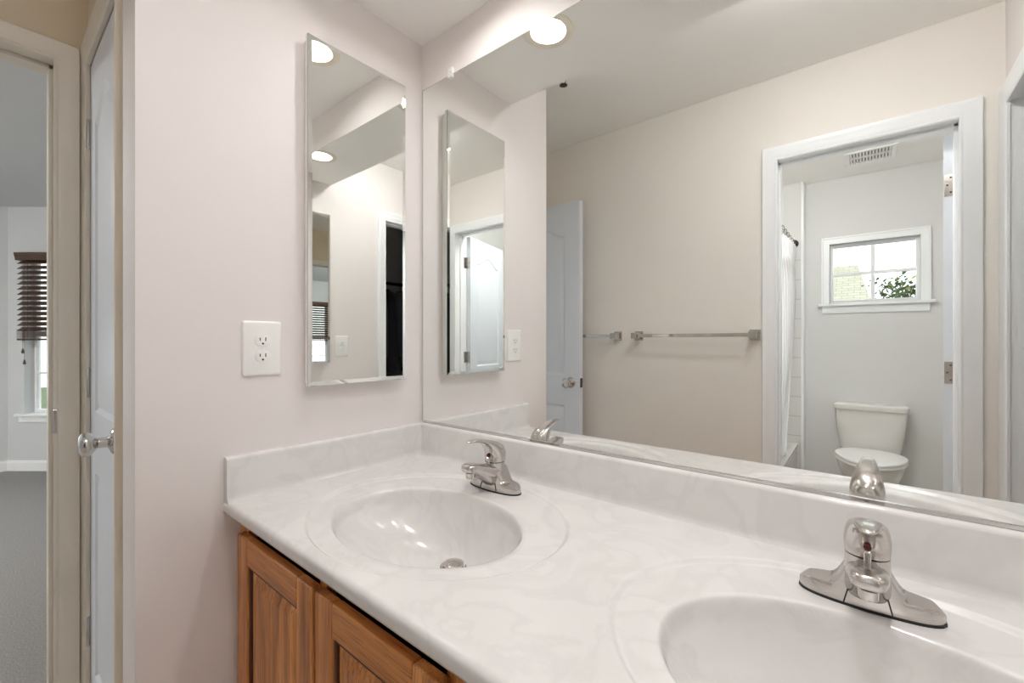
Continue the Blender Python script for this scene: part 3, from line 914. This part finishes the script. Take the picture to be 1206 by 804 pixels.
# sprinkler hanging from the ceiling
sp = empty('sprinkler', (.070, -.772, CEIL))
tag(sp, 'small metal sprinkler head on the ceiling just past the soffit', 'sprinkler')
MB().lathe([(.001, 0), (.034, 0), (.034, -.003), (.022, -.010), (.012, -.012), (.010, -.03), (.001, -.03)], n=24, cap=False).build('escutcheon', M['chrome'], sp, smooth=True)
b = MB()
for s in (-1, 1): b.tube([(s * .008, 0, -.028), (s * .014, 0, -.04), (s * .010, 0, -.055), (0, 0, -.062)], .0022, 8)
b.build('yoke', M['dark_metal'], sp, smooth=True)
b = MB().lathe([(.001, -.062), (.016, -.062), (.016, -.064), (.001, -.065)], n=20, cap=False)
for k in range(10):
    a = 2 * math.pi * k / 10
    b.box(.012, .019, -.002, .002, -.0645, -.0625, F=lambda x, y, z, a=a: (x * math.cos(a) - y * math.sin(a), x * math.sin(a) + y * math.cos(a), z))
b.build('deflector', M['dark_metal'], sp)

# ------------------------------------------------------------------ toilet
TX = 1.165
to = empty('toilet', (TX, FAR + .40, 0))
tag(to, 'white two piece toilet below the small window', 'toilet')
oo = to.location
yb = FAR + .012
def rr_ring(cx, cy, hw, hd, z, e=5, n=40): return ell((cx, cy, z), (hw, 0, 0), (0, hd, 0), n, e)
MB().loft([rr_ring(TX, yb + .090, hw, hd, z, 5) for z, hw, hd in ((.415, .165, .070), (.43, .172, .076), (.56, .188, .084), (.66, .197, .088), (.702, .199, .089))]).build('tank', M['porcelain'], to, smooth=True, off=oo)
MB().loft([rr_ring(TX, yb + .093, hw, hd, z, 5) for z, hw, hd in ((.702, .199, .089), (.705, .208, .098), (.722, .211, .101), (.736, .209, .099), (.742, .200, .090), (.744, .18, .07))]).build('tank_lid', M['porcelain'], to, smooth=True, off=oo)
def egg(cy, hw, lf, lb, z, n=44):
    out = []
    for k in range(n):
        t = 2 * math.pi * k / n
        s, c = math.sin(t), math.cos(t)
        out.append((TX + hw * c * (1 - .10 * max(0, s)), cy + (lf if s > 0 else lb) * s, z))
    return out
cy = yb + .40
MB().loft([egg(cy - .04, a, f, b_, z) for z, a, f, b_ in ((0, .115, .215, .25), (.02, .118, .22, .252), (.08, .108, .20, .24), (.18, .112, .205, .235), (.27, .145, .25, .24), (.34, .172, .285, .225), (.385, .183, .298, .20), (.397, .184, .300, .20))]).build('bowl', M['porcelain'], to, smooth=True, off=oo)
MB().loft([rr_ring(TX, yb + .11, hw, hd, z, 3.5) for z, hw, hd in ((.26, .12, .09), (.36, .16, .10), (.414, .172, .098))]).build('tank_shelf', M['porcelain'], to, smooth=True, off=oo)
MB().loft([egg(cy - .03, a, f, b_, z) for z, a, f, b_ in ((.400, .186, .298, .175), (.403, .190, .303, .178), (.414, .190, .303, .178), (.418, .187, .300, .175))]).build('seat', M['plastic'], to, smooth=True, off=oo)
MB().loft([egg(cy - .03, a, f, b_, z) for z, a, f, b_ in ((.4195, .186, .299, .175), (.423, .190, .304, .178), (.433, .189, .302, .178), (.440, .180, .292, .17), (.444, .14, .24, .13))]).build('lid', M['plastic'], to, smooth=True, off=oo)
# ------------------------------------------------------------------ tub, rod, curtain
tb = empty('bathtub', (.37, -2.34, 0))
tag(tb, 'white bathtub behind the shower curtain', 'bathtub')
x0, x1, y0, y1 = .002, .738, FAR + .106, BACK - .122
b = MB()
yc = (y0 + y1) / 2; hy = (y1 - y0) / 2; xc = (x0 + x1) / 2; hx = (x1 - x0) / 2
rings = [ell((xc, yc, z), (hx * a, 0, 0), (0, hy * c, 0), 48, e_) for z, a, c, e_ in ((0, .985, 1, 40), (.37, .985, 1, 40), (.385, 1, 1, 40), (.400, .997, .998, 40), (.402, .97, .985, 30), (.400, .83, .90, 6), (.392, .81, .885, 5), (.30, .76, .84, 4), (.12, .70, .78, 4), (.09, .6, .7, 4), (.085, .3, .4, 3))]
b.loft(rings)
b.build('tub_shell', M['porcelain'], tb, smooth=True, off=tb.location)

rd = empty('curtain_rod', (.705, -2.34, 1.955))
tag(rd, 'metal shower curtain rod high beside the tub wall', 'curtain rod')
MB().lathe([(.0125, FAR + .10), (.0125, BACK - .122)], (.705, 0, 1.955), 'y', 20).build('rod', M['chrome'], rd, smooth=True, off=rd.location)
for yy, s in ((FAR + .0955, 1), (BACK - .1205, -1)):
    MB().lathe([(.001, 0), (.032, 0), (.032, .004 * s), (.018, .018 * s), (.014, .03 * s), (.001, .03 * s)], (.705, yy, 1.955), 'y', 24, cap=False).build('flange', M['dark_metal'], rd, smooth=True, off=rd.location)

cu = empty('shower_curtain', (.705, -2.3, .35))
tag(cu, 'white shower curtain hanging from the rod beside the tub', 'shower curtain')
NU, NV = 180, 40
V = []; Fc = []
ya = BACK - .18
for j in range(NV + 1):
    v = j / NV
    z = 1.915 - v * 1.47
    # free end leans away from the far wall lower down
    end = -3.055 + .62 * v ** 1.6 - .10 * math.sin(v * math.pi) + .10 * math.exp(-((v - .10) / .05) ** 2)
    for i in range(NU + 1):
        u = i / NU
        y = ya + (end - ya) * u
        amp = .020 + .012 * v
        x = .708 + amp * math.sin(u * 2 * math.pi * 17) + .010 * math.sin(u * 9 + v * 4) - .0 * v
        V.append((x, y, z))
for j in range(NV):
    for i in range(NU):
        a = j * (NU + 1) + i
        Fc.append((a, a + 1, a + NU + 2, a + NU + 1))
b = MB(); b.add(V, Fc)
co = b.build('cloth', M['curtain'], cu, smooth=True, angle=80, off=cu.location, fix=False)
sd = co.modifiers.new('thick', 'SOLIDIFY'); sd.thickness = .0012
for k in range(12):
    y = ya - .03 - k * (2.995 - .03 + ya) / 11.6
    pts = [(.705 + .019 * math.sin(a) , y, 1.949 + (.019 if math.cos(a) > 0 else .045) * math.cos(a)) for a in [2 * math.pi * q / 16 for q in range(17)]]
    MB().tube(pts, .0016, 6).build('ring', M['dark_metal'], cu, smooth=True, off=cu.location)

# ------------------------------------------------------------------ exhaust vent
ve = empty('exhaust_vent', (1.165, -2.80, CEIL))
tag(ve, 'white slotted exhaust fan vent in the toilet room ceiling', 'vent')
b = MB()
s = .135
b.box(-s, s, -s, -s + .03, -.016, 0).box(-s, s, s - .03, s, -.016, 0).box(-s, -s + .03, -s + .03, s - .03, -.016, 0).box(s - .03, s, -s + .03, s - .03, -.016, 0)
b.build('vent_frame', M['plastic'], ve, bevel=.005)
b = MB()
for k in range(13):
    x = -.099 + k * .0165
    b.box(x - .0045, x + .0045, -s + .028, s - .028, -.014, -.004)
b.box(-.105, .105, -.006, .006, -.0145, -.004)
b.build('grille', M['plastic'], ve)
MB().box(-.108, .108, -.108, .108, -.003, -.001).build('duct_opening', M['vent_grey'], ve)

# ------------------------------------------------------------------ added garments that deepen the dark of the closet
rod = MB().lathe([(.014, -2.38), (.014, -.02)], (2.30, 0, 1.72), 'y', 16).build('closet_rod', M['dark_metal'], smooth=True)
tag(rod, 'metal closet rod in the dark closet', 'rod')
def filler_garment(name, y, m, top, length, wide, label, cat):
    r = empty(name, (2.30, y, top))
    tag(r, label, cat, 'added clothes darkening the closet')
    rings = []
    for t_, hw, th in ((0, .05, .02), (.02, .07, .03), (.05, .16, .035), (.10, .215, .04), (.25, .20, .045), (.6, .205, .045), (1.0, .225, .05)):
        z = -t_ * length if t_ > .12 else -t_ * .9
        rings.append(ell((0, 0, z), (hw * wide, 0, 0), (0, th, 0), 28, 2.4))
    MB().loft(rings).build('cloth_body', m, r, smooth=True, angle=70)
    for s_ in (-1, 1):
        MB().loft([ell((s_ * x * wide, 0, z), (a, 0, 0), (0, c, 0), 18) for x, z, a, c in ((.175, -.06, .03, .03), (.205, -.10, .045, .036), (.225, -.25, .05, .036), (.235, -.45, .045, .034), (.24, -.60, .04, .03))]).build('sleeve', m, r, smooth=True, angle=70)
    h = MB().tube([(0, 0, -.01), (0, 0, .035), (.010, 0, .042), (.016, 0, .052)] + [(.016 * math.cos(a), 0, 1.72 - top + .0158 * math.sin(a)) for a in [math.radians(d) for d in range(0, 200, 20)]], .0018, 6)
    h.build('hanger', M['dark_metal'], r, smooth=True)
for k, (mm, nm, lab, L) in enumerate((('cloth_navy', 'jacket', 'added navy jacket nearest the closet doorway', .8), ('cloth_dark', 'coat', 'added long charcoal coat hanging after the navy jacket', 1.15),
                                    ('cloth_dark', 'shirt', 'added charcoal shirt hanging between the coat and taupe jacket', .75), ('cloth_taupe', 'jacket', 'added taupe jacket standing in for a grey shirted figure', .8),
                                    ('cloth_dark', 'coat', 'added charcoal coat hanging behind the taupe jacket', 1.1), ('cloth_navy', 'shirt', 'added navy shirt hanging deepest in the closet', .75))):
    filler_garment(nm, -1.05 - k * .17, M[mm], 1.66, L, 1.0, lab, nm)

# ------------------------------------------------------------------ outside
gd = MB().box(-60, 60, -80, 40, -3.3, -3.2).build('ground', M['lawn'])
tag(gd, 'green lawn far below the windows', 'ground', kind='structure')
def at(px, py, rely):
    """point at depth rely behind the mirror image of the camera, on the ray through pixel px, py of the wide mirror"""
    s = (px - 603) / 511.0
    a = math.radians(39.3)
    dx = s * math.cos(a) - math.sin(a); dy = s * math.sin(a) + math.cos(a)
    Z = rely / dy
    return (CAM.x + dx * Z, -(CAM.y + rely) + 0 * Z, CAM.z + (402 - py) / 511.0 * Z)
hs = empty('house', (-3.0, -22.0, -3.2))
tag(hs, 'neighbouring house with a pale green shingled roof outside the toilet room window', 'house')
ho = hs.location
MB().box(-8.5, 1.0, -26, -18.6, -3.2, 2.3).build('wall', M['siding'], hs, off=ho)
ez, rz_ = 2.25, 4.25
ev = [(-9.0, -18.2, ez), (1.34, -18.2, ez), (1.34, -26.4, ez), (-9.0, -26.4, ez)]
rg = [(-7.6, -21.2, rz_), (.86, -21.2, rz_), (.86, -23.4, rz_), (-7.6, -23.4, rz_)]
b = MB(); b.loft([ev, rg])
b.build('roof', M['shingle'], hs, off=ho)
MB().box(-9.05, 1.39, -18.24, -18.15, ez - .16, ez + .02).build('gutter', M['trim'], hs, off=ho)
b = MB()
pv = [(-6, -18.6, 2.72), (1.30, -18.6, 2.72), (2.6, -15.8, 1.75), (-6, -15.8, 1.75), (-6, -18.6, 1.7), (1.30, -18.6, 1.7), (2.6, -15.8, 1.65), (-6, -15.8, 1.65)]
b.add(pv, [(0, 1, 2, 3), (4, 7, 6, 5), (0, 4, 5, 1), (2, 6, 7, 3), (1, 5, 6, 2), (0, 3, 7, 4)])
b.build('porch_roof', M['shingle'], hs, off=ho)

def tree(loc, h, rad, n, label, seed):
    rnd = random.Random(seed)
    r = empty('tree', loc)
    tag(r, label, 'tree')
    b = MB().tube([(0, 0, 0), (.05, .02, h * .35), (-.03, .04, h * .7), (.02, 0, h * .96)], [.14, .11, .07, .02], 10)
    tips = []
    for k in range(16):
        a = rnd.uniform(0, 6.28); z0 = h * rnd.uniform(.5, .9); L = rad * rnd.uniform(.6, 1.0)
        p1 = (L * math.cos(a), L * math.sin(a), min(h * 1.0, z0 + L * rnd.uniform(.2, .9)))
        b.tube([(0, 0, z0), (p1[0] * .5, p1[1] * .5, (z0 + p1[2]) / 2 + .04), p1], [.035, .022, .008], 6)
        tips.append(p1)
    b.build('trunk', M['bark'], r, smooth=True)
    for nm, mm, cnt in (('foliage', 'leaf', n), ('autumn_foliage', 'leaf2', n // 5)):
        L = MB()
        for k in range(cnt):
            t = rnd.choice(tips); q = rnd.random()
            c = Vector((t[0] * (.45 + .55 * q), t[1] * (.45 + .55 * q), t[2] - (1 - q) * rad * .25)) + Vector([rnd.gauss(0, rad * .16) for _ in range(3)])
            d = Vector([rnd.gauss(0, 1) for _ in range(3)]).normalized(); e_ = d.orthogonal().normalized(); f_ = d.cross(e_)
            l, w_ = rnd.uniform(.08, .14), rnd.uniform(.035, .06)
            L.add([c - e_ * l * .5, c - e_ * l * .1 + f_ * w_ * .5, c + e_ * l * .25 + f_ * w_ * .4, c + e_ * l * .5, c + e_ * l * .25 - f_ * w_ * .4 + d * .01, c - e_ * l * .1 - f_ * w_ * .5 + d * .01], [(0, 1, 2, 3), (0, 3, 4, 5)])
        L.build(nm, M[mm], r, fix=False)
tree((2.12, -12.0, -3.2), 5.85, .95, 1700, 'leafy green tree outside the toilet room window, right of the roof', 3)
